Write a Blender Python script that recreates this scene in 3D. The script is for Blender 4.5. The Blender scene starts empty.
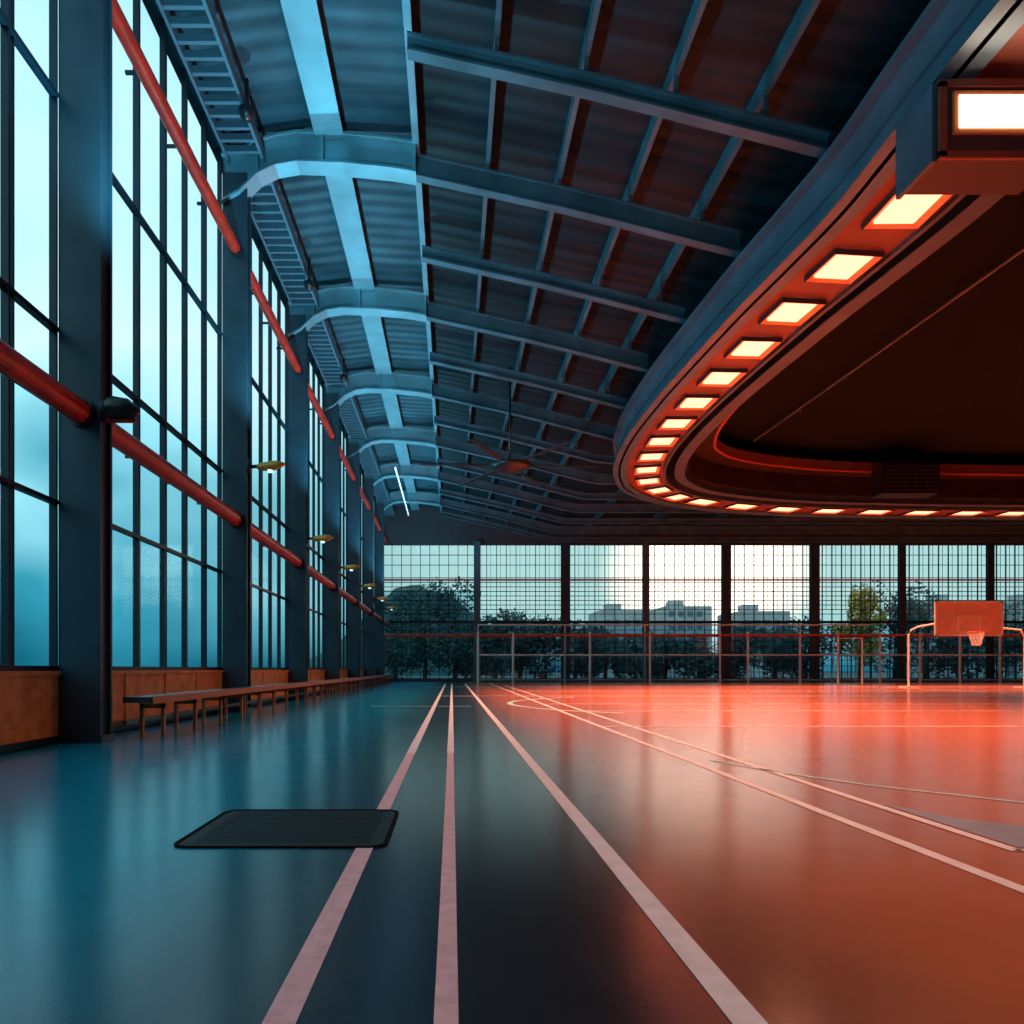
import bpy, math, random
from mathutils import Vector, Matrix
random.seed(7)
scene=bpy.context.scene
try:
    scene.view_settings.view_transform='Standard'
    scene.view_settings.look='None'
except Exception as e: print(e)

# ---------------- materials ----------------
def mat(name,col,rough=.5,metal=0.0,noise=0.0,nscale=3.0,bump=0.0,emis=None,estr=0,bscale=20,spec=None):
    m=bpy.data.materials.new(name); m.use_nodes=True
    nt=m.node_tree; b=nt.nodes['Principled BSDF']
    b.inputs['Base Color'].default_value=(*col,1)
    b.inputs['Roughness'].default_value=rough
    b.inputs['Metallic'].default_value=metal
    if spec is not None: b.inputs['Specular IOR Level'].default_value=spec
    tc=nt.nodes.new('ShaderNodeTexCoord')
    if noise>0:
        n=nt.nodes.new('ShaderNodeTexNoise'); n.inputs['Scale'].default_value=nscale; n.inputs['Detail'].default_value=5
        nt.links.new(tc.outputs['Object'],n.inputs['Vector'])
        r=nt.nodes.new('ShaderNodeValToRGB')
        r.color_ramp.elements[0].position=.3; r.color_ramp.elements[1].position=.7
        r.color_ramp.elements[0].color=(*[c*(1-noise) for c in col],1)
        r.color_ramp.elements[1].color=(*[min(1,c*(1+noise)) for c in col],1)
        nt.links.new(n.outputs['Fac'],r.inputs['Fac']); nt.links.new(r.outputs['Color'],b.inputs['Base Color'])
    if bump>0:
        n2=nt.nodes.new('ShaderNodeTexNoise'); n2.inputs['Scale'].default_value=bscale
        nt.links.new(tc.outputs['Object'],n2.inputs['Vector'])
        bp=nt.nodes.new('ShaderNodeBump'); bp.inputs['Strength'].default_value=bump; bp.inputs['Distance'].default_value=.02
        nt.links.new(n2.outputs['Fac'],bp.inputs['Height']); nt.links.new(bp.outputs['Normal'],b.inputs['Normal'])
    if emis:
        b.inputs['Emission Color'].default_value=(*emis,1); b.inputs['Emission Strength'].default_value=estr
    return m

M_col=mat('column_steel',(.026,.065,.092),.42,.2,.2,1.5)
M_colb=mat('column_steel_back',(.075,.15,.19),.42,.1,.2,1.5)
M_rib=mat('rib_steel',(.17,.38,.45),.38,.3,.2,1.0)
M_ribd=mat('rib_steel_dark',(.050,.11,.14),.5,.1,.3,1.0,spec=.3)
M_frame=mat('window_frame',(.008,.03,.045),.4,.3)
M_red=mat('red_pipe',(.42,.020,.010),.38,0,.25,3)
M_redthin=mat('red_rail_paint',(.65,.07,.03),.4)
M_wood=mat('wainscot_wood',(.95,.36,.11),.5,0,.3,4,.2)
M_bench=mat('bench_top',(.05,.075,.09),.35,.1,.3,4)
M_bleg=mat('bench_leg',(.50,.19,.08),.5)
M_slatb=mat('back_louver',(.16,.10,.09),.5)
M_black=mat('black_plastic',(.012,.012,.015),.35)
M_brass=mat('brass',(.80,.42,.06),.35,.3)
M_white=mat('white_paint',(.85,.86,.88),.4)
M_ringb=mat('ring_fascia',(.12,.205,.27),.32,.3,.2,1)
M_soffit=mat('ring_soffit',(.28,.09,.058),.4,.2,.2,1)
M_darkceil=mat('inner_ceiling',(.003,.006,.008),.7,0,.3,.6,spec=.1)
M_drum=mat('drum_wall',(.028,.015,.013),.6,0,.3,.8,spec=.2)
M_lip=mat('inner_lip_steel',(.085,.115,.15),.4,.2,.2,1)
M_wall=mat('dark_wall',(.035,.045,.055),.6,0,.2,2)
M_lamp=mat('lamp_panel',(1,.5,.3),.4,emis=(1.0,.27,.15),estr=3.9)
M_refl=mat('lamp_reflector',(1.0,.36,.13),.35)
M_flood=mat('flood_panel',(1,.8,.7),.4,emis=(1.0,.72,.5),estr=6.0)
M_streak=mat('bright_streak',(1,1,1),.4,emis=(.75,.9,1.0),estr=.7)
M_hood=mat('flood_housing',(.07,.06,.07),.4,.3)
M_line=mat('line_paint',(.92,.90,.92),.45,0,.1,8)
M_linep=mat('line_paint_pink',(.92,.62,.65),.45,0,.15,12)
M_cyan=mat('line_paint_cyan',(.45,.85,1.0),.4,0,.1,8)
M_patch=mat('court_key_paint',(.22,.30,.42),.4,0,.15,3)
M_mat=mat('hatch_rubber',(.008,.028,.038),.5,0,.4,30,.5,bscale=60,spec=.3)
M_rim=mat('hatch_rim',(.004,.004,.005),.9,spec=.1)
M_ground=mat('ground',(.06,.12,.14),.9,0,.4,.1)
M_hill=mat('hill',(.02,.07,.07),.9,0,.5,.15)
M_trunk=mat('bark',(.05,.04,.03),.9)
M_leaf=mat('leaves',(.045,.12,.115),.8,0,.4,.7)
M_leafy=mat('leaves_yellow',(.50,.36,.04),.8,0,.4,.7)
M_bld=mat('building_wall',(.50,.52,.53),.8,0,.2,.3)
M_bldw=mat('building_window',(.14,.22,.26),.3)
M_board=mat('backboard',(.80,.56,.44),.4,0,.1,2)
M_hoop=mat('hoop_orange',(.7,.12,.04),.4)
M_net=mat('net',(.8,.8,.8),.8)
M_glow=mat('lamp_lens_teal',(.6,.9,1),.3,emis=(.4,.85,1.0),estr=2.0)
M_slat=mat('louver_slat',(.10,.20,.26),.4,.3)

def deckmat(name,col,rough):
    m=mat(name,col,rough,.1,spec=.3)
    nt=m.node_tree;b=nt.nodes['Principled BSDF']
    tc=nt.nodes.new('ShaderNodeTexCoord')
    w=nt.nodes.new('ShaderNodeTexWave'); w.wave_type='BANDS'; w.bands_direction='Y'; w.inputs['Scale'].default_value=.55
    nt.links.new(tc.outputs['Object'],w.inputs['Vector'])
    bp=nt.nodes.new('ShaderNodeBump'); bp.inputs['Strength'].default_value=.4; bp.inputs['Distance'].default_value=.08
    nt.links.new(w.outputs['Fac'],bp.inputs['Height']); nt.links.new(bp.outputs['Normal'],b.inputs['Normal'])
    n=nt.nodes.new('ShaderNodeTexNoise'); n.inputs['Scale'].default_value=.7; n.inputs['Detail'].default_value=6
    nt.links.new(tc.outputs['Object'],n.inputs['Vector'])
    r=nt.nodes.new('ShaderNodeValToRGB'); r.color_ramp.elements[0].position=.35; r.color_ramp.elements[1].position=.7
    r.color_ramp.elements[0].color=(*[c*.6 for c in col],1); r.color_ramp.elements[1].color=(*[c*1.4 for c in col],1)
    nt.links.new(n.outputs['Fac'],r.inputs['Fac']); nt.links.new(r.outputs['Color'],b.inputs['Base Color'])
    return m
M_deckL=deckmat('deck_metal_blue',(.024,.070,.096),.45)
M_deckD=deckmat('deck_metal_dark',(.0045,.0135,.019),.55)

def glassmat(name,tint,refl):
    m=bpy.data.materials.new(name); m.use_nodes=True; nt=m.node_tree; nt.nodes.clear()
    o=nt.nodes.new('ShaderNodeOutputMaterial'); t=nt.nodes.new('ShaderNodeBsdfTransparent'); t.inputs[0].default_value=(*tint,1)
    g=nt.nodes.new('ShaderNodeBsdfGlossy'); g.inputs['Roughness'].default_value=.05; g.inputs['Color'].default_value=(.8,.9,1,1)
    mx=nt.nodes.new('ShaderNodeMixShader'); mx.inputs[0].default_value=refl
    nt.links.new(t.outputs[0],mx.inputs[1]); nt.links.new(g.outputs[0],mx.inputs[2]); nt.links.new(mx.outputs[0],o.inputs[0])
    return m
M_glass=glassmat('window_glass_teal',(.78,.95,1.0),.03)
M_glassb=glassmat('window_glass_back',(.9,.97,.97),.04)
M_glassd=glassmat('window_glass_dark',(.65,.80,.86),.05)

# floor material: painted teal window light, charcoal track, terracotta court with painted orange glow
mf=bpy.data.materials.new('sports_floor'); mf.use_nodes=True; nt=mf.node_tree; b=nt.nodes['Principled BSDF']
tc=nt.nodes.new('ShaderNodeTexCoord'); sx=nt.nodes.new('ShaderNodeSeparateXYZ'); nt.links.new(tc.outputs['Object'],sx.inputs[0])
def sstep(a,c):
    mr=nt.nodes.new('ShaderNodeMapRange'); mr.interpolation_type='SMOOTHSTEP'; mr.inputs['From Min'].default_value=a; mr.inputs['From Max'].default_value=c
    nt.links.new(sx.outputs['X'],mr.inputs['Value']); return mr
def noisycol(c,sc,amt):
    n=nt.nodes.new('ShaderNodeTexNoise'); n.inputs['Scale'].default_value=sc; n.inputs['Detail'].default_value=8; n.inputs['Roughness'].default_value=.7
    nt.links.new(tc.outputs['Object'],n.inputs['Vector'])
    r=nt.nodes.new('ShaderNodeValToRGB'); r.color_ramp.elements[0].position=.3; r.color_ramp.elements[1].position=.75
    r.color_ramp.elements[0].color=(*[x*(1-amt) for x in c],1); r.color_ramp.elements[1].color=(*[x*(1+amt) for x in c],1)
    nt.links.new(n.outputs['Fac'],r.inputs['Fac']); return r
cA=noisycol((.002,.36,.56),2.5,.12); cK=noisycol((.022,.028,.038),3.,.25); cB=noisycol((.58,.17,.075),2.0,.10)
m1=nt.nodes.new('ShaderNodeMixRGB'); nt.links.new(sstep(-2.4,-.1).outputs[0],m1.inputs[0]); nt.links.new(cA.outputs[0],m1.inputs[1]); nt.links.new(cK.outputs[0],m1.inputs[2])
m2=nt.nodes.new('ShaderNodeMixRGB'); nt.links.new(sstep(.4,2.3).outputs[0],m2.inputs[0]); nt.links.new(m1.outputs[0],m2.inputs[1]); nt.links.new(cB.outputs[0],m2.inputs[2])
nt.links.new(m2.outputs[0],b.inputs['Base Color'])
n3=nt.nodes.new('ShaderNodeTexNoise'); n3.inputs['Scale'].default_value=.35; n3.inputs['Detail'].default_value=3
nt.links.new(tc.outputs['Object'],n3.inputs['Vector'])
rr=nt.nodes.new('ShaderNodeMapRange'); rr.inputs['To Min'].default_value=.12; rr.inputs['To Max'].default_value=.19
nt.links.new(n3.outputs['Fac'],rr.inputs['Value']); nt.links.new(rr.outputs[0],b.inputs['Roughness'])
b.inputs['IOR'].default_value=1.45
n4=nt.nodes.new('ShaderNodeTexNoise'); n4.inputs['Scale'].default_value=110
nt.links.new(tc.outputs['Object'],n4.inputs['Vector'])
bp=nt.nodes.new('ShaderNodeBump'); bp.inputs['Strength'].default_value=.08; bp.inputs['Distance'].default_value=.008
nt.links.new(n4.outputs['Fac'],bp.inputs['Height']); nt.links.new(bp.outputs['Normal'],b.inputs['Normal'])
M_floor=mf

# ---------------- mesh builder ----------------
class MB:
    def __init__(s): s.v=[];s.f=[];s.m=[];s.mats=[]
    def mi(s,m):
        if m not in s.mats: s.mats.append(m)
        return s.mats.index(m)
    def box(s,x0,x1,y0,y1,z0,z1,m,M=None):
        i=len(s.v)
        p=[Vector((x,y,z)) for z in(z0,z1) for y in(y0,y1) for x in(x0,x1)]
        if M: p=[M@q for q in p]
        s.v+=p
        for q in((0,2,3,1),(4,5,7,6),(0,1,5,4),(2,6,7,3),(0,4,6,2),(1,3,7,5)):
            s.f.append([i+k for k in q]); s.m.append(s.mi(m))
    def frustum(s,a0,b0,z0,a1,b1,z1,m,M):
        i=len(s.v)
        for a,c,z in((a0,b0,z0),(a1,b1,z1)):
            for sx_,sy in((-1,-1),(1,-1),(1,1),(-1,1)): s.v.append(M@Vector((sx_*a,sy*c,z)))
        for k in range(4):
            l=(k+1)%4; s.f.append([i+k,i+l,i+4+l,i+4+k]); s.m.append(s.mi(m))
    def tube(s,pts,r,m,seg=10,rads=None,cap=True):
        pts=[Vector(p) for p in pts]; n=len(pts); base=len(s.v)
        for k,p in enumerate(pts):
            d=(pts[min(k+1,n-1)]-pts[max(k-1,0)]).normalized()
            up=Vector((0,0,1)) if abs(d.z)<.95 else Vector((1,0,0))
            a=d.cross(up).normalized(); c=a.cross(d)
            rr=rads[k] if rads else r
            for j in range(seg):
                t=2*math.pi*j/seg
                s.v.append(p+a*math.cos(t)*rr+c*math.sin(t)*rr)
        for k in range(n-1):
            for j in range(seg):
                a0=base+k*seg+j; a1=base+k*seg+(j+1)%seg
                s.f.append([a0,a1,a1+seg,a0+seg]); s.m.append(s.mi(m))
        if cap:
            s.f.append([base+j for j in range(seg)][::-1]); s.m.append(s.mi(m))
            s.f.append([base+(n-1)*seg+j for j in range(seg)]); s.m.append(s.mi(m))
    def prof(s,top,bot,y0,y1,m):
        n=len(top); i=len(s.v)
        for y in(y0,y1):
            for (x,z) in top: s.v.append(Vector((x,y,z)))
            for (x,z) in bot: s.v.append(Vector((x,y,z)))
        L=2*n; mm=s.mi(m)
        for k in range(n-1):
            t0,t1,b0,b1=i+k,i+k+1,i+n+k,i+n+k+1
            s.f+= [[b0,b1,t1,t0],[t0+L,t1+L,b1+L,b0+L],[t0,t1,t1+L,t0+L],[b1,b0,b0+L,b1+L]]; s.m+=[mm]*4
        s.f+=[[i+n,i,i+L,i+n+L],[i+n-1,i+2*n-1,i+2*n-1+L,i+n-1+L]]; s.m+=[mm]*2
    def sweep(s,path,nrm,section,m,closed=True):
        n=len(path); k=len(section); i=len(s.v); mm=s.mi(m)
        for p,nn in zip(path,nrm):
            for (o,z) in section: s.v.append(Vector((p[0]+nn[0]*o,p[1]+nn[1]*o,z)))
        for a in range(n if closed else n-1):
            c=(a+1)%n
            for j in range(k):
                l=(j+1)%k
                s.f.append([i+a*k+j,i+a*k+l,i+c*k+l,i+c*k+j]); s.m.append(mm)
    def build(s,name,parent=None,smooth=False,loc=None):
        me=bpy.data.meshes.new(name); me.from_pydata([tuple(v) for v in s.v],[],s.f)
        for m in s.mats: me.materials.append(m)
        me.polygons.foreach_set('material_index',s.m)
        if smooth: me.polygons.foreach_set('use_smooth',[True]*len(s.f))
        me.update(); o=bpy.data.objects.new(name,me); scene.collection.objects.link(o)
        if parent: o.parent=parent
        return o
def empty(name,loc=(0,0,0)):
    e=bpy.data.objects.new(name,None); scene.collection.objects.link(e); e.empty_display_size=.3
    return e

F=700.; CX=452.; CY=669.; H=1.2
XW=-6.45; YB=65.; YF=-8.; XR=60.
# ---------------- room shell ----------------
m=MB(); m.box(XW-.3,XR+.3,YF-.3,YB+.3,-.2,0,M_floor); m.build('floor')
m=MB(); m.box(-220,220,-60,330,-.5,-.25,M_ground); m.build('outside_ground')

L=[(-6.75,15.9),(-5.6,16.2),(-4,16.4),(-1.0,16.2)]
R=[(-1.0,16.2),(3,15.35),(9.0,14.05),(XR+.3,14.05)]
up=lambda P,d:[(x,z+d) for x,z in P]
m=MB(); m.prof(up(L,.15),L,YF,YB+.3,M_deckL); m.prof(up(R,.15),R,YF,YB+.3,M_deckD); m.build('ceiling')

colY=[3.5,11.35,19.45,27.3,35.1,42.9,50.7,58.5]
for y in colY:
    m=MB()
    m.box(-6.38,-5.7,y,y+.06,0,15.0,M_col); m.box(-6.38,-5.7,y+.34,y+.40,0,15.0,M_col)
    m.box(-6.36,-5.76,y+.06,y+.34,0,15.0,M_col)
    m.box(-6.38,-5.67,y-.02,y+.42,0,.12,M_col)
    m.build('steel_column')
m=MB()
m.box(XW-.25,XW-.02,YF,YB,0,1.15,M_wall); m.box(XW-.25,XW+.15,YF,YB,15.65,15.95,M_frame)
m.build('wall_left')
ys=[YF]+colY+[YB]
k=0
for a,bb in zip(ys[:-1],ys[1:]):
    k+=1
    y0=a+(.4 if a!=YF else 0); y1=bb
    m=MB(); m.box(XW-.02,XW+.06,y0-.4,y1,0.02,1.1,M_wood); m.box(XW-.02,XW+.12,y0+.02,y1-.02,1.1,1.17,M_wood)
    for q in range(1,int((y1-y0)/1.9)): m.box(XW+.06,XW+.085,y0+q*1.9,y0+q*1.9+.05,.05,1.1,M_wood)
    m.box(XW+.06,XW+.11,y0,y1,.02,.12,M_frame)
    m.build('trim_%d'%k)
    w=MB()
    w.box(XW-.01,XW+.01,y0-.4,y1,1.17,15.65,M_glass)
    n=6
    for q in range(n+1):
        yy=y0+(y1-y0)*q/n; t=.045 if q%2==0 else .022
        w.box(XW-.06,XW+.06,max(y0,yy-t),min(y1,yy+t),1.17,15.65,M_frame)
        if q%2==1: w.box(XW-.04,XW+.04,yy+.13,yy+.15,1.17,15.65,M_frame)
    for z,t in((3.9,.035),(6.7,.04),(10.5,.04),(13.6,.03),(1.2,.05)):
        w.box(XW-.05,XW+.07,y0,y1,z-t,z+t,M_frame)
    w.build('window_%d'%k)
    for z,r in((5.35,.19),(12.85,.15)):
        p=MB(); p.tube([(-6.0,y0+.02,z),(-6.0,y0+.10,z)],r*1.25,M_black,16); p.tube([(-6.0,y0+.1,z),(-6.0,y1-.1,z)],r,M_red,20)
        p.tube([(-6.0,y1-.1,z),(-6.0,y1-.02,z)],r*1.25,M_black,16)
        for q in(1,2,3):
            yy=y0+(y1-y0)*q/4; p.box(-6.38,-5.98,yy-.03,yy+.03,z-.03,z+.03,M_frame)
        p.build('red_pipe_rail',smooth=False)

m=MB(); m.box(XR,XR+.3,YF,YB,0,16,M_wall); m.build('wall_right')
m=MB(); m.box(XW-.3,XR+.3,YF-.3,YF,0,16.5,M_wall); m.build('wall_front')

# ---------------- back wall ----------------
def bx(px,Y): return (px-CX)/F*Y
def bz(py,Y): return H+(CY-py)/F*Y
m=MB()
zt=bz(545,YB)
m.box(XW-.3,XR+.3,YB,YB+.3,zt,16.5,M_wall)
m.box(XW-.3,XR+.3,YB-.05,YB+.3,0,.35,M_wall)
m.build('wall_back')
bc=[bx(p,YB) for p in(477,565,645,725,813,900,988)]
xs=[XW]+bc+[XR]
for i,(a,c) in enumerate(zip(xs[:-1],xs[1:])):
    w=MB()
    zlo=bz(622,YB) if i>0 else bz(590,YB)
    w.box(a,c,YB+.1,YB+.12,zlo,zt,M_glassb)
    w.box(a,c,YB+.1,YB+.12,.35,zlo,M_glassd)
    n=max(1,int((c-a)/.85))
    for q in range(n+1):
        xx=a+(c-a)*q/n; w.box(xx-.03,xx+.03,YB+.02,YB+.14,.35,zt,M_frame)
        if i>0: w.box(xx+.35,xx+.38,YB+.06,YB+.1,bz(610,YB),zt,M_frame)
    zz=bz(614,YB)
    while zz<bz(574,YB):
        w.box(a,c,YB+.03,YB+.09,zz-.035,zz+.035,M_slatb if i>0 else M_frame); zz+=.42
    for py in(555,565): w.box(a,c,YB+.03,YB+.09,bz(py,YB)-.03,bz(py,YB)+.03,M_frame)
    w.box(a,c,YB-.08,YB+.02,bz(580,YB)-.08,bz(580,YB)+.08,M_redthin)
    w.box(a,c,YB-.08,YB+.02,bz(636,YB)-.1,bz(636,YB)+.1,M_redthin)
    w.box(a,c,YB-.02,YB+.08,bz(622,YB)-.12,bz(622,YB)+.12,M_frame)
    for py in(630,642,648,655,660,666,672): w.box(a,c,YB+.0,YB+.08,bz(py,YB)-.03,bz(py,YB)+.03,M_frame)
    w.build('window_%d'%(20+i))
for i,x in enumerate(bc):
    m=MB(); wd=.42 if i in(4,1,3) else .3
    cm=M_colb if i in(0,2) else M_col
    m.box(x-wd,x+wd,YB-.42,YB-.36,0,zt+.3,cm); m.box(x-wd,x+wd,YB-.16,YB-.1,0,zt+.3,cm); m.box(x-wd+.1,x+wd-.1,YB-.36,YB-.16,0,zt+.3,cm)
    m.box(x-wd-.1,x+wd+.1,YB-.46,YB-.1,0,.15,cm)
    m.build('steel_column')

# ---------------- ring ----------------
ctrl=[(9.75,3),(9.75,8),(9.75,12.3),(9.82,15.1),(9.65,17.4),(9.44,19.6),(9.3,21.8),(9.18,24),(9.1,26),(9.08,28.3),(9.12,30),(9.3,32.4),(9.75,35),(10.65,37.6),(11.95,39.4),(13.6,40.85),(16.3,42.2),(19.3,43.15),(22.4,43.75),(25.3,44.05),(30,44.4),(36,44.6),(42,44.6),(47,44),(51,41.5),(53.5,37),(54.5,31),(54.5,22),(54.5,12),(54,4),(51.5,-1),(47,-3.8),(40,-4.5),(28,-4.5),(18,-4.5),(13,-3.5),(10.6,-1)]
def cr(p0,p1,p2,p3,t):
    return tuple(.5*((2*p1[i])+(-p0[i]+p2[i])*t+(2*p0[i]-5*p1[i]+4*p2[i]-p3[i])*t*t+(-p0[i]+3*p1[i]-3*p2[i]+p3[i])*t**3) for i in(0,1))
path=[];N=len(ctrl)
for i in range(N):
    for j in range(6): path.append(cr(ctrl[i-1],ctrl[i],ctrl[(i+1)%N],ctrl[(i+2)%N],j/6))
nr=[];tg=[]
P=len(path)
for i in range(P):
    dx=path[(i+1)%P][0]-path[i-1][0]; dy=path[(i+1)%P][1]-path[i-1][1]; l=math.hypot(dx,dy)
    tg.append((dx/l,dy/l)); nr.append((-dy/l,dx/l))
def rect(o0,o1,z0,z1): return [(o0,z0),(o1,z0),(o1,z1),(o0,z1)]
ZS=11.2
OF=1.3
ring=empty('ceiling_ring_beam')
m=MB()
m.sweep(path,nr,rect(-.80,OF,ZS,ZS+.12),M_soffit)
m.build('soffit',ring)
m=MB()
m.sweep(path,nr,rect(OF,OF+.1,ZS-.12,ZS+1.35),M_ringb)
m.sweep(path,nr,rect(OF-.3,OF+.35,ZS-.12,ZS-.04),M_ringb)
m.sweep(path,nr,rect(OF+.1,OF+.35,ZS+1.2,ZS+1.3),M_ringb)
m.sweep(path,nr,rect(OF+.1,OF+.18,ZS+.5,ZS+.58),M_ringb)
m.build('outer_fascia',ring)
m=MB()
m.sweep(path,nr,rect(-.92,-.80,ZS-.10,ZS+.7),M_lip)
m.sweep(path,nr,rect(-1.75,-1.45,ZS+.05,ZS+.55),M_lip)
m.sweep(path,nr,rect(-1.85,-1.35,ZS-.0,ZS+.06),M_lip)
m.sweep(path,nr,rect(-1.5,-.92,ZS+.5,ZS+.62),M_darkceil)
m.build('inner_lip',ring)
m=MB()
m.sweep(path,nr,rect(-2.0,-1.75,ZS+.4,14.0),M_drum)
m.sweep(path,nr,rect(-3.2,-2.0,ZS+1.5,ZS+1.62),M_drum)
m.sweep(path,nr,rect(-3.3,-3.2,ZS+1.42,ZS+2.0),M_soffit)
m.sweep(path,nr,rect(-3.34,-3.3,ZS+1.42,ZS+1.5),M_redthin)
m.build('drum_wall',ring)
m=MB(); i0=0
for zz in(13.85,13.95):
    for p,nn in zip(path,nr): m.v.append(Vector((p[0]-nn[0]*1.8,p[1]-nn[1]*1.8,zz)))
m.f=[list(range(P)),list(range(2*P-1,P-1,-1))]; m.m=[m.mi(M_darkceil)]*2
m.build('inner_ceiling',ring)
def arc_positions():
    cum=[0]
    for i in range(P):
        a=path[i];c=path[(i+1)%P]; cum.append(cum[-1]+math.hypot(a[0]-c[0],a[1]-c[1]))
    tot=cum[-1]
    def at(s):
        s%=tot
        for i in range(P):
            if cum[i+1]>=s:
                t=(s-cum[i])/(cum[i+1]-cum[i]); a=path[i];c=path[(i+1)%P]
                return (a[0]+(c[0]-a[0])*t,a[1]+(c[1]-a[1])*t),tg[i]
    s0=[cum[i] for i in range(P) if path[i][1]>=15.1][0]
    out=[];s=s0
    while s<tot+s0-4.2:
        p,t=at(s); out.append((p,t)); s+=2.2 if (p[0]<13.4 and p[1]<42) else 3.05
    return out
lamps=arc_positions()
rl=empty('ring_light'); 
mA=MB(); mB=MB()
for idx,(p,t) in enumerate(lamps):
    if 8.5<p[1]<14 and p[0]<11: continue
    ang=math.atan2(t[1],t[0])
    M=Matrix.Translation((p[0],p[1],ZS-.01))@Matrix.Rotation(ang,4,'Z')
    hx=.52 if p[1]<41 else .75
    mA.frustum(hx-.04,.44,-.03,hx+.07,.60,-.13,M_refl,M)
    mA.frustum(hx+.07,.60,-.13,hx+.10,.63,-.13,M_hood,M)
    mA.frustum(hx+.10,.63,-.13,hx+.10,.63,0,M_hood,M)
    mB.box(-hx+.04,hx-.04,-.44,.44,-.08,-.03,M_lamp,M)
    if idx%2==0 and (p[1]>13 or (p[1]>3 and p[0]<12)):
        ld=bpy.data.lights.new('ring_spot','SPOT'); ld.energy=6400 if p[1]>13 else 1800; ld.color=(1,.34,.17); ld.spot_size=math.radians(130); ld.spot_blend=1.0; ld.shadow_soft_size=.4
        lo=bpy.data.objects.new('spot_%d'%idx,ld); scene.collection.objects.link(lo); lo.location=(p[0],p[1],ZS-.6); lo.parent=rl
mA.build('lamp_frames',rl); mB.build('lamp_panels',rl)

fl=empty('flood_light')
m=MB()
Y0=11.6
x0=bx(940,Y0);x1=bx(1062,Y0);z0=bz(158,Y0);z1=bz(84,Y0)
m.box(x0,x1,Y0,Y0+.9,z0,z1,M_hood)
m.box(x0-.04,x1+.04,Y0-.06,Y0,z0-.04,z0+.08,M_soffit); m.box(x0-.04,x1+.04,Y0-.06,Y0,z1-.08,z1+.04,M_soffit)
m.box(x0-.04,x0+.08,Y0-.06,Y0,z0,z1,M_soffit); m.box(x1-.08,x1+.04,Y0-.06,Y0,z0,z1,M_soffit)
m.box(bx(952,Y0),bx(1050,Y0),Y0-.05,Y0,bz(135,Y0),bz(93,Y0),M_refl)
m.box(x0-.10,x0-.02,Y0+.05,Y0+1.0,z0-.02,z1+.04,M_ringb)
m.box(x0+.6,x0+.75,Y0+.4,Y0+.55,z1,ZS,M_hood); m.box(x1-.75,x1-.6,Y0+.4,Y0+.55,z1,ZS,M_hood)
m.build('housing',fl)
m=MB(); m.box(bx(957,Y0),bx(1045,Y0),Y0-.07,Y0-.05,bz(130,Y0),bz(98,Y0),M_flood); m.build('panel',fl)

m=MB(); vx=26.; vy=39.6; vz=11.15
m.box(vx-1.6,vx+1.6,vy,vy+1.2,vz,vz+1.75,M_black)
for q in range(7): m.box(vx-1.5,vx+1.5,vy-.06,vy,vz+.15+q*.22,vz+.22+q*.22,M_hood)
for q in range(6): m.box(vx-1.5+q*.58,vx-1.45+q*.58,vy-.08,vy-.02,vz+.1,vz+1.65,M_hood)
m.tube([(vx-1,vy+.8,vz+1.7),(vx-1,vy+.8,13.9)],.05,M_black); m.tube([(vx+1,vy+.8,vz+1.7),(vx+1,vy+.8,13.9)],.05,M_black)
m.build('air_vent_unit')
m=MB(); m.tube([(16.9,0,13.6),(16.9,20,13.6),(16.4,38.0,13.6)],.06,M_lip)
for y in range(2,37,4): m.tube([(16.9,y,13.6),(16.9,y,13.86)],.03,M_ribd,6)
m.build('conduit_pipe')

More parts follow.
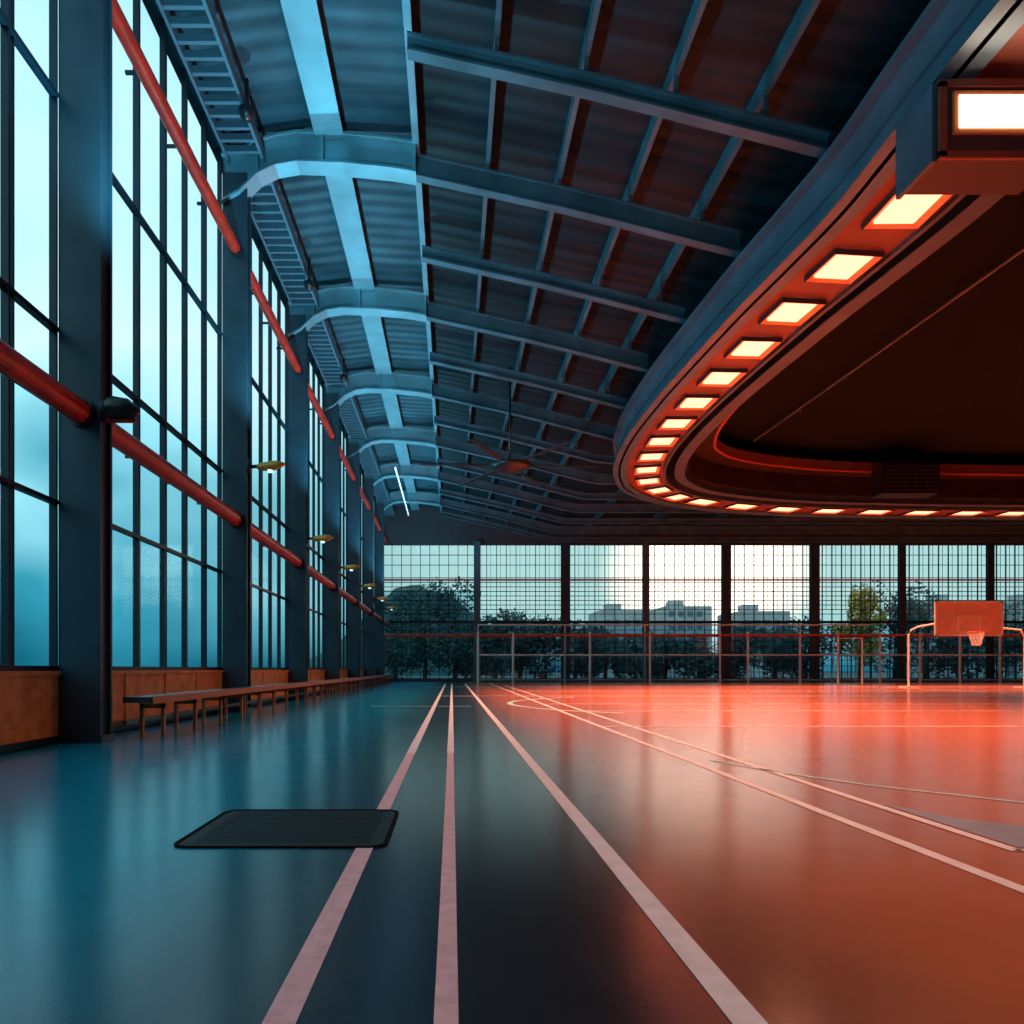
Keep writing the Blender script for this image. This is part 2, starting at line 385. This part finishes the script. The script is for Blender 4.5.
# ---------------- ribs ----------------
def ringx(y,off=OF+.1):
    best=None
    for p,nn in zip(path,nr):
        if p[0]>26 or p[1]<1: continue
        d=abs(p[1]+nn[1]*off-y)
        if best is None or d<best[0]: best=(d,p[0]+nn[0]*off)
    return best[1] if best[0]<.8 else None
def rib(y,main):
    m=MB()
    xe=ringx(y) if y<44.5 else XR
    if xe is None: xe=XR if y>45 else 9
    def bz_(x):
        pts=[(-6.45,14.15),(-5.9,14.45),(-5.4,14.95),(-4.9,15.2),(-4.3,15.3),(-3,15.25),(-1.7,15.12),(-1,15.0),(3.5,14.0),(8.8,12.65),(70,12.65)]
        for (a,b1),(c,d) in zip(pts[:-1],pts[1:]):
            if a<=x<=c: return b1+(d-b1)*(x-a)/(c-a)
    w=.07
    if main:
        xsL=[-6.38,-6.2,-5.9,-5.65,-5.4,-5.15,-4.9,-4.6,-4.3,-3.6,-3,-2.3,-1.7,-1.3,-1.0]
        bot=[(x,bz_(x)) for x in xsL]
        top=[(x,bz_(x)+(.75 if x>-5 else .75+.35*(-5-x))) for x in xsL]
        m.prof(top,bot,y-w,y+w,M_rib)
        m.prof([(x,z) for x,z in bot],[(x,z-.07) for x,z in bot],y-.28,y+.28,M_rib)
        m.prof([(x,z+.05) for x,z in top],[(x,z-.02) for x,z in top],y-.28,y+.28,M_rib)
        for x in(-5.4,-3.6,-1.05): m.box(x-.04,x+.04,y-.26,y+.26,bz_(x),bz_(x)+.75,M_rib)
    xs=[-1.0,-.2]; x=.8
    while x<min(xe-.3,9): xs.append(x); x+=1.2
    if xe>12: xs+=[9,XR]
    else: xs.append(xe)
    h=.5 if main else .3
    bot=[(x,bz_(x)) for x in xs]
    m.prof([(x,z+h) for x,z in bot],bot,y-.04,y+.04,M_ribd)
    m.prof(bot,[(x,z-.06) for x,z in bot],y-.14,y+.14,M_ribd)
    m.prof([(x,z+h+.05) for x,z in bot],[(x,z+h) for x,z in bot],y-.14,y+.14,M_ribd)
    for x in(1,3,5,7):
        if x<xe: m.box(x-.04,x+.04,y-.05,y+.05,bz_(x)+h,14.05+ (9-x)*.216,M_ribd)
    m.build('roof_rib')
yy=11.4-7.8
while yy<YB-1:
    rib(yy+.3,True); 
    if yy+3.9<YB-1: rib(yy+4.2,False)
    yy+=7.85
def decz(x):
    pts=L+R[1:]
    for (a,b1),(c,d) in zip(pts[:-1],pts[1:]):
        if a<=x<=c: return b1+(d-b1)*(x-a)/(c-a)
for x,w,h,mm in((-3.4,.22,.35,M_rib),(-1.0,.05,.45,M_rib),(1,.035,.45,M_ribd),(3,.035,.45,M_ribd),(5,.035,.45,M_ribd),(7,.035,.45,M_ribd)):
    m=MB(); z=decz(x); m.box(x-w,x+w,YF,YB,z-h,z,mm); m.box(x-w*1.8,x+w*1.8,YF,YB,z-h-.04,z-h,mm); m.build('roof_purlin')
for x in range(12,60,5):
    m=MB(); m.box(x-.07,x+.07,46.2,YB,13.5,14.05,M_ribd); m.build('roof_purlin')
lv=MB(); y=YF+.3
while y<YB-.3:
    lv.box(-6.2,-5.25,y-.05,y+.05,15.35,15.52,M_slat); y+=.42
lv.box(-6.25,-6.18,YF,YB,15.30,15.6,M_slat); lv.box(-5.28,-5.2,YF,YB,15.30,15.6,M_slat)
lv.build('eave_louver')
m=MB(); m.box(-3.95,-3.85,48,63,15.0,15.06,M_streak); m.build('roof_bright_streak')  # added emissive strip standing in for a bright streak under the roof

# ---------------- bench ----------------
m=MB(); 
m.box(-5.62,-5.12,11.95,62,.62,.72,M_bench); m.box(-5.14,-5.10,11.95,62,.60,.73,M_bleg)
y=12.5
while y<62:
    m.box(-5.2,-5.14,y,y+.07,0,.62,M_bleg); m.box(-5.58,-5.52,y,y+.07,0,.62,M_bleg); m.box(-5.58,-5.14,y,y+.07,.5,.58,M_bleg); y+=1.55
m.box(-5.62,-5.56,11.95,62,.25,.32,M_bench)
m.build('long_bench')

# ---------------- wall lamps, plus added cool fill spots ----------------
for i,y in enumerate(colY):
    z=6.85 if i<3 else 6.3
    yc=y+.12
    e=empty('wall_lamp')
    if i>=2 or i==0:
        m=MB()
        m.box(-5.70,-5.62,yc-.12,yc+.12,z-.18,z+.18,M_black)
        m.tube([(-5.65,yc,z),(-5.4,yc,z+.02)],.05,M_black)
        m.tube([(-5.45,yc,z),(-5.35,yc,z),(-5.0,yc-.1,z),(-4.8,yc-.15,z+.02),(-4.62,yc-.2,z+.02)],.1,M_brass,14,rads=[.06,.11,.14,.11,.03])
        m.build('body',e,True)
        m=MB(); m.tube([(-5.05,yc-.08,z-.10),(-5.05,yc-.08,z-.17)],.08,M_glow,12); m.build('lens',e)
    else:
        m=MB(); z=5.45; yc=y
        m.box(-5.70,-5.6,yc-.02,yc+.2,z-.22,z+.1,M_black)
        m.tube([(-5.62,yc,z-.05),(-5.5,yc,z-.03),(-5.25,yc-.05,z-.06),(-5.05,yc-.1,z-.14)],.1,M_black,14,rads=[.12,.2,.17,.05])
        m.tube([(-5.6,yc,z-.22),(-5.12,yc-.05,z-.24)],.04,M_red,10)
        m.build('body',e,True)
    ld=bpy.data.lights.new('cool_fill_spot','SPOT'); ld.energy=2700; ld.color=(.20,.72,.95); ld.shadow_soft_size=.2; ld.spot_size=math.radians(140); ld.spot_blend=.9  # cool fill added to brighten the roof and columns
    lo=bpy.data.objects.new('roof_fill',ld); scene.collection.objects.link(lo); lo.location=(-4.6,y-.6,7.2); lo.rotation_euler=(math.radians(180-8),math.radians(18),0); lo.parent=e
for (yv,zv) in((17.4,15.0),(25.0,14.9),(33,14.9)):
    m=MB(); m.tube([(-5.1,yv,15.85),(-5.1,yv,zv+.15)],.05,M_black)
    m.tube([(-5.1,yv,zv+.17),(-5.1,yv,zv+.1),(-5.1,yv,zv-.0),(-5.1,yv,zv-.12),(-5.1,yv,zv-.18)],.1,M_black,14,rads=[.1,.2,.21,.14,.03])
    m.build('dome_camera',smooth=True)

# ---------------- ceiling fan ----------------
fy=33.; fx=bx(510,fy); fz=bz(468,fy)
e=empty('ceiling_fan')
m=MB(); m.tube([(fx,fy,fz+.3),(fx,fy,decz(fx))],.05,M_black); m.tube([(fx,fy,fz+.4),(fx,fy,fz+.25),(fx,fy,fz+.1),(fx,fy,fz-.08),(fx,fy,fz-.25)],.3,M_black,20,rads=[.15,.6,1.1,.75,.15])
m.build('hub',e,True)
m=MB()
for q in range(6):
    M=Matrix.Translation((fx,fy,fz+.12))@Matrix.Rotation(q*math.pi/3+.05,4,'Z')@Matrix.Rotation(.12,4,'X')
    m.box(.7,4.2,-.11,.11,-.02,.02,M_black,M)
m.build('blades',e)

# ---------------- floor markings ----------------
def strip(mb,p0,p1,w,m,z=.004):
    a=Vector((*p0,0));b_=Vector((*p1,0)); d=(b_-a).normalized(); n=Vector((-d.y,d.x,0))*w/2
    i=len(mb.v)
    for q in(a-n,b_-n,b_+n,a+n): mb.v.append(Vector((q.x,q.y,z)))
    mb.f.append([i,i+1,i+2,i+3]); mb.m.append(mb.mi(m))
def poly(mb,pts,w,m,z=.005):
    for a,c in zip(pts[:-1],pts[1:]): strip(mb,a,c,w,m,z)
mk=MB()
strip(mk,(-.585,-4),(-.585,10),.115,M_linep); strip(mk,(-.585,10),(-.53,56),.125,M_line)
strip(mk,(-.02,-4),(-.02,10),.085,M_linep); strip(mk,(-.02,10),(-.02,56),.10,M_line)
strip(mk,(1.0,-4),(1.06,56),.12,M_line)
strip(mk,(3.1,-4),(3.1,58),.10,M_line)
poly(mk,[(12,4.62),(3.72,4.62)],.06,M_line); poly(mk,[(3.72,4.6),(3.85,50)],.09,M_line)
i=len(mk.v)
for q in((3.80,4.70),(12,4.70),(12,5.0),(5.4,4.95),(4.5,5.2),(4.05,5.65),(3.82,6.25)): mk.v.append(Vector((q[0],q[1],.003)))
mk.f.append([i+j for j in range(7)]); mk.m.append(mk.mi(M_patch))
pts=[(3.4,9.2),(3.75,8.2),(4.3,7.2),(5.1,6.3),(6.4,5.75),(8,5.5),(10,5.6)]
poly(mk,pts,.07,M_cyan)
def arc(cx,cy,r,a0,a1,m,w=.07,z=.006):
    n=40; poly(mk,[(cx+r*math.cos(math.radians(a0+(a1-a0)*k/n)),cy+r*math.sin(math.radians(a0+(a1-a0)*k/n))) for k in range(n+1)],w,m,z)
arc(8.2,24,6.2,120,235,M_cyan,.2,.007)
arc(22,14.5,6,90,270,M_line,.1)
for yl,xa,xb in((14.6,3.1,45),(20,3.8,48),(24,3.1,50),(31,-.6,50),(38,3.1,50),(47,-2,50)):
    strip(mk,(xa,yl),(xb,yl),.10 if yl<25 else .22,M_line,.0055)
strip(mk,(-2.6,22.5),(.6,22.5),.14,M_cyan,.0065)
strip(mk,(28,4),(28,50),.1,M_line,.0068)
mk.build('floor_line_marking')

m=MB(); X0,X1,Y0h,Y1h=-1.9,-.44,4.68,5.93; r=.12
def rr_(x0,x1,y0,y1,r):
    out=[]
    for cx,cy,a in((x1-r,y1-r,0),(x0+r,y1-r,90),(x0+r,y0+r,180),(x1-r,y0+r,270)):
        for k in range(7):
            t=math.radians(a+k*15); out.append((cx+r*math.cos(t),cy+r*math.sin(t)))
    return out
o=rr_(X0,X1,Y0h,Y1h,r); inn=rr_(X0+.03,X1-.03,Y0h+.03,Y1h-.03,r-.03); n=len(o); 
for pts,z in((o,0.001),(o,.012),(inn,.012),(inn,.007)):
    for p in pts: m.v.append(Vector((*p,z)))
for lev in range(3):
    for k in range(n): m.f.append([lev*n+k,lev*n+(k+1)%n,(lev+1)*n+(k+1)%n,(lev+1)*n+k]); m.m.append(m.mi(M_rim))
m.f.append([3*n+k for k in range(n)]); m.m.append(m.mi(M_mat))
for q in range(18):
    yy=Y0h+.12+q*.06; m.box(X0+.12,X1-.12,yy,yy+.02,.007,.010,M_mat)
m.build('floor_hatch')

# ---------------- fence, goals ----------------
m=MB(); yf=61.; xs0=bx(478,yf)
for px in(478,513,565,590,645,650,720,748,800,838,880,920,960,1000,1040):
    x=bx(px,yf); m.tube([(x,yf,0),(x,yf,bz(632,yf))],.10,M_white if px!=565 and px!=645 else M_rib,8)
m.tube([(xs0,yf,bz(635,yf)),(57,yf,bz(635,yf))],.09,M_redthin,8)
m.tube([(xs0,yf,bz(625,yf)),(bx(870,yf),yf,bz(625,yf))],.06,M_white,8)
m.tube([(xs0,yf,bz(655,yf)),(57,yf,bz(655,yf))],.07,M_white,8)
m.tube([(xs0,yf,bz(680,yf)),(57,yf,bz(680,yf))],.07,M_rib,8)
for px in(478,565,645,720,800): 
    x=bx(px,yf); m.tube([(x,yf,bz(632,yf)),(x,yf,bz(625,yf))],.05,M_white,6)
x=xs0
while x<57: m.tube([(x,yf,.3),(x,yf,bz(655,yf))],.03,M_frame,5); x+=.7
m.tube([(XW+.5,yf,bz(635,yf)),(xs0,yf,bz(635,yf))],.07,M_redthin,8)
m.tube([(XW+.5,yf,0),(XW+.5,yf,bz(635,yf))],.07,M_redthin,8)
m.build('barrier_fence')
def goal(px0,px1,y,ztop):
    m=MB(); a=bx(px0,y);c=bx(px1,y)
    m.tube([(a,y,0),(a,y,ztop),(c,y,ztop),(c,y,0)],.08,M_white,8)
    m.tube([(a,y,ztop),(a,y+.4,ztop),(a,y+1.0,0.06),(a,y,0.06)],.04,M_rib,6); m.tube([(c,y,ztop),(c,y+.4,ztop),(c,y+1.0,.06),(c,y,.06)],.04,M_rib,6)
    m.tube([(a,y+1.0,.06),(c,y+1.0,.06)],.04,M_rib,6)
    m.build('soccer_goal')
goal(838,862,57,3.7)

# ---------------- basketball hoop ----------------
yb=44.
e=empty('basketball_hoop')
bx0,bx1=bx(935,yb),bx(1003,yb); z0,z1=bz(636,yb),bz(601,yb)
m=MB(); m.box(bx0,bx1,yb,yb+.08,z0,z1,M_board)
for a in((bx0,bx1,z0,z0+.12),(bx0,bx1,z1-.12,z1),(bx0,bx0+.12,z0,z1),(bx1-.12,bx1,z0,z1)): m.box(a[0],a[1],yb-.03,yb,a[2],a[3],M_white)
cx=(bx0+bx1)/2
q0,q1,r0,r1=cx-.72,cx+.72,z0+.25,z0+1.3
for a in((q0,q1,r0,r0+.08),(q0,q1,r1-.08,r1),(q0,q0+.08,r0,r1),(q1-.08,q1,r0,r1)): m.box(a[0],a[1],yb-.03,yb,a[2],a[3],M_white)
m.build('backboard',e)
m=MB(); hr=.42; hz=z0+.22; hy=yb-.2-hr
m.tube([(cx+hr*math.cos(t*math.pi/12),hy+hr*math.sin(t*math.pi/12),hz) for t in range(25)],.045,M_hoop,8,cap=False); m.box(cx-.12,cx+.12,yb-.22,yb,hz-.05,hz+.03,M_hoop)
m.build('rim',e)
m=MB()
for t in range(12):
    a=t*math.pi/6
    for sgn in(1,-1):
        m.tube([(cx+hr*(1-.5*u)*math.cos(a+sgn*u*.8),hy+hr*(1-.5*u)*math.sin(a+sgn*u*.8),hz-.85*u) for u in(0,.33,.66,1)],.02,M_net,4)
m.build('net',e)
m=MB(); xp=bx(921,yb)
m.tube([(xp,yb+1.2,0),(xp,yb+1.2,bz(634,yb)),(xp+.1,yb+1.1,bz(629,yb)),(xp+.4,yb+.9,bz(626,yb)),(bx0+.6,yb+.15,bz(622,yb))],.06,M_white,10)
xp2=bx(1040,yb)
m.tube([(xp2,yb+1.2,0),(xp2,yb+1.2,bz(636,yb)),(xp2-.3,yb+1.1,bz(629,yb)),(bx1-.5,yb+.15,bz(627,yb))],.06,M_white,10)
m.box(xp-.4,xp+.4,yb+.8,yb+1.6,0,.08,M_white); m.box(xp2-.4,xp2+.4,yb+.8,yb+1.6,0,.08,M_white)
m.build('posts',e)

# ---------------- outside ----------------
def tree(x,y,h,w,lm):
    m=MB(); z=-.25
    m.tube([(x,y,z),(x+.1,y,z+h*.3),(x,y,z+h*.6),(x+.1,y,z+h*.9)],.2,M_trunk,7,rads=[.3,.22,.14,.03])
    for q in range(7):
        a=q*.9; m.tube([(x,y,z+h*(.25+.06*q)),(x+math.cos(a)*w*.35,y+math.sin(a)*w*.35,z+h*(.4+.07*q))],.06,M_trunk,5)
    cl=[(x+random.uniform(-.5,.5)*w*.6,y+random.uniform(-.5,.5)*w*.6,z+h*random.uniform(.22,.88),random.uniform(.2,.32)*w*min(1,h/8)) for _ in range(13)]
    for c in cl:
        for q in range(170):
            d=Vector((random.gauss(0,1),random.gauss(0,1),random.gauss(0,1))).normalized()*c[3]*random.uniform(.6,1)
            p=Vector(c[:3])+d; a=Vector((random.gauss(0,1),random.gauss(0,1),random.gauss(0,1))).normalized(); b_=a.orthogonal().normalized(); sz=random.uniform(.18,.36)
            i=len(m.v); m.v+=[p-a*sz,p-b_*sz*.6,p+a*sz,p+b_*sz*.6]; m.f.append([i,i+1,i+2,i+3]); m.m.append(m.mi(lm))
    m.build('tree')
for px,Y,h,w in((495,84,8,8),(520,90,9,9),(545,86,7.5,8),(575,84,6.5,8),(605,90,6,8),(635,84,5.5,7),(665,88,5.5,8),(700,84,5.5,7),(735,84,6.5,8),(775,90,6.5,8),(805,84,7,8),(895,84,11.5,8),(925,88,10,8),(960,84,7,8),(1000,86,8,8),(1050,84,9,9),(425,84,11,9),(455,86,12.5,10),(395,88,11,9),(475,88,9,8)):
    tree(bx(px,Y),Y,h,w,M_leaf)
tree(bx(860,80),80,11,5.5,M_leafy)
m=MB(); nx,ny=50,14
import mathutils.noise as mn
for j in range(ny+1):
    for i in range(nx+1):
        x=-90+i*2.2; y=150+j*6
        u=(x+8)/22.; hgt=23*math.exp(-(u*u))*math.sin(math.pi*min(1,j/ny))
        hgt*=1+.12*mn.noise(Vector((x*.1,y*.1,0))); hgt+=1.0*mn.noise(Vector((x*.5,y*.5,3)))*(hgt>1)
        m.v.append(Vector((x,y,hgt*1.05-.3)))
for j in range(ny):
    for i in range(nx):
        a=j*(nx+1)+i; m.f.append([a,a+1,a+nx+2,a+nx+1]); m.m.append(m.mi(M_hill))
m.build('hill',smooth=True)
for px0,px1,py,Y in((600,650,610,140),(665,712,606,150),(740,790,611,140),(935,1005,600,150),(1020,1090,600,150)):
    m=MB(); a,c=bx(px0,Y),bx(px1,Y); zt2=bz(py,Y); m.box(a,c,Y,Y+12,-.3,zt2,M_bld)
    z=2
    while z<zt2-1.6:
        x=a+.8
        while x<c-1.4: m.box(x,x+1.2,Y-.05,Y,z,z+1.2,M_bldw); x+=2.0
        z+=2.6
    m.box(a+2,a+5,Y+3,Y+6,zt2,zt2+1.5,M_bld)
    m.build('building')

# ---------------- world ----------------
w=bpy.data.worlds.new('sky'); scene.world=w; w.use_nodes=True; nt=w.node_tree; nt.nodes.clear()
out=nt.nodes.new('ShaderNodeOutputWorld'); bg=nt.nodes.new('ShaderNodeBackground'); nt.links.new(bg.outputs[0],out.inputs[0])
tc=nt.nodes.new('ShaderNodeTexCoord'); sx=nt.nodes.new('ShaderNodeSeparateXYZ'); nt.links.new(tc.outputs['Generated'],sx.inputs[0])
ns=nt.nodes.new('ShaderNodeTexNoise'); ns.inputs['Scale'].default_value=3.4; ns.inputs['Detail'].default_value=3; ns.inputs['Roughness'].default_value=.4
mp=nt.nodes.new('ShaderNodeMapping'); mp.inputs['Scale'].default_value=(1,1,1.6); nt.links.new(tc.outputs['Generated'],mp.inputs['Vector']); nt.links.new(mp.outputs[0],ns.inputs['Vector'])
ma=nt.nodes.new('ShaderNodeMath'); ma.operation='MULTIPLY_ADD'; ma.inputs[1].default_value=.55; nt.links.new(ns.outputs['Fac'],ma.inputs[0]); 
sb=nt.nodes.new('ShaderNodeMath'); sb.operation='SUBTRACT'; sb.inputs[1].default_value=.225; nt.links.new(sx.outputs['Z'],sb.inputs[0]); nt.links.new(sb.outputs[0],ma.inputs[2])
rp=nt.nodes.new('ShaderNodeValToRGB'); cr_=rp.color_ramp
cr_.elements[0].position=0.0; cr_.elements[0].color=(.005,.08,.12,1)
cr_.elements[1].position=1.0; cr_.elements[1].color=(.50,.78,.86,1)
for p,c in((.07,(.012,.15,.21)),(.19,(.05,.33,.42)),(.31,(.50,.83,.88)),(.44,(1.0,1.0,.98)),(.60,(.70,.90,.93)),(.74,(.22,.55,.66))):
    e_=cr_.elements.new(p); e_.color=(*c,1)
nt.links.new(ma.outputs[0],rp.inputs['Fac'])
gd=Vector((255,700,95)).normalized()
dt=nt.nodes.new('ShaderNodeVectorMath'); dt.operation='DOT_PRODUCT'; dt.inputs[1].default_value=gd; nt.links.new(tc.outputs['Generated'],dt.inputs[0])
def gl(a,c,str_):
    g1=nt.nodes.new('ShaderNodeMapRange'); g1.interpolation_type='SMOOTHSTEP'; g1.inputs['From Min'].default_value=a; g1.inputs['From Max'].default_value=c; nt.links.new(dt.outputs['Value'],g1.inputs['Value'])
    g1.inputs['To Max'].default_value=str_
    return g1
g1=gl(.70,.98,1.0)
gz=nt.nodes.new('ShaderNodeMapRange'); gz.inputs['From Min'].default_value=0.0; gz.inputs['From Max'].default_value=.09; nt.links.new(sx.outputs['Z'],gz.inputs['Value'])
gm=nt.nodes.new('ShaderNodeMath'); gm.operation='MULTIPLY'; nt.links.new(g1.outputs[0],gm.inputs[0]); nt.links.new(gz.outputs[0],gm.inputs[1])
mxw=nt.nodes.new('ShaderNodeMixRGB'); mxw.inputs[2].default_value=(.47,.68,.67,1)
nt.links.new(gm.outputs[0],mxw.inputs[0]); nt.links.new(rp.outputs['Color'],mxw.inputs[1])
g2=gl(.989,.9998,1.0)
gm2=nt.nodes.new('ShaderNodeMath'); gm2.operation='MULTIPLY'; nt.links.new(g2.outputs[0],gm2.inputs[0]); nt.links.new(gz.outputs[0],gm2.inputs[1])
ax=nt.nodes.new('ShaderNodeMixRGB'); ax.blend_type='ADD'; ax.inputs[2].default_value=(2.2,1.3,.95,1); nt.links.new(gm2.outputs[0],ax.inputs[0]); nt.links.new(mxw.outputs[0],ax.inputs[1])
nt.links.new(ax.outputs[0],bg.inputs[0])
bg.inputs[1].default_value=1.25

# ---------------- camera ----------------
cd=bpy.data.cameras.new('cam'); cam=bpy.data.objects.new('camera',cd); scene.collection.objects.link(cam)
cam.location=(0,0,H); cam.rotation_euler=(math.radians(90),0,0)
cd.sensor_width=36; cd.lens=36*F/1024; cd.shift_x=(512-CX)/1024; cd.shift_y=(CY-512)/1024; cd.clip_end=1000
scene.camera=cam
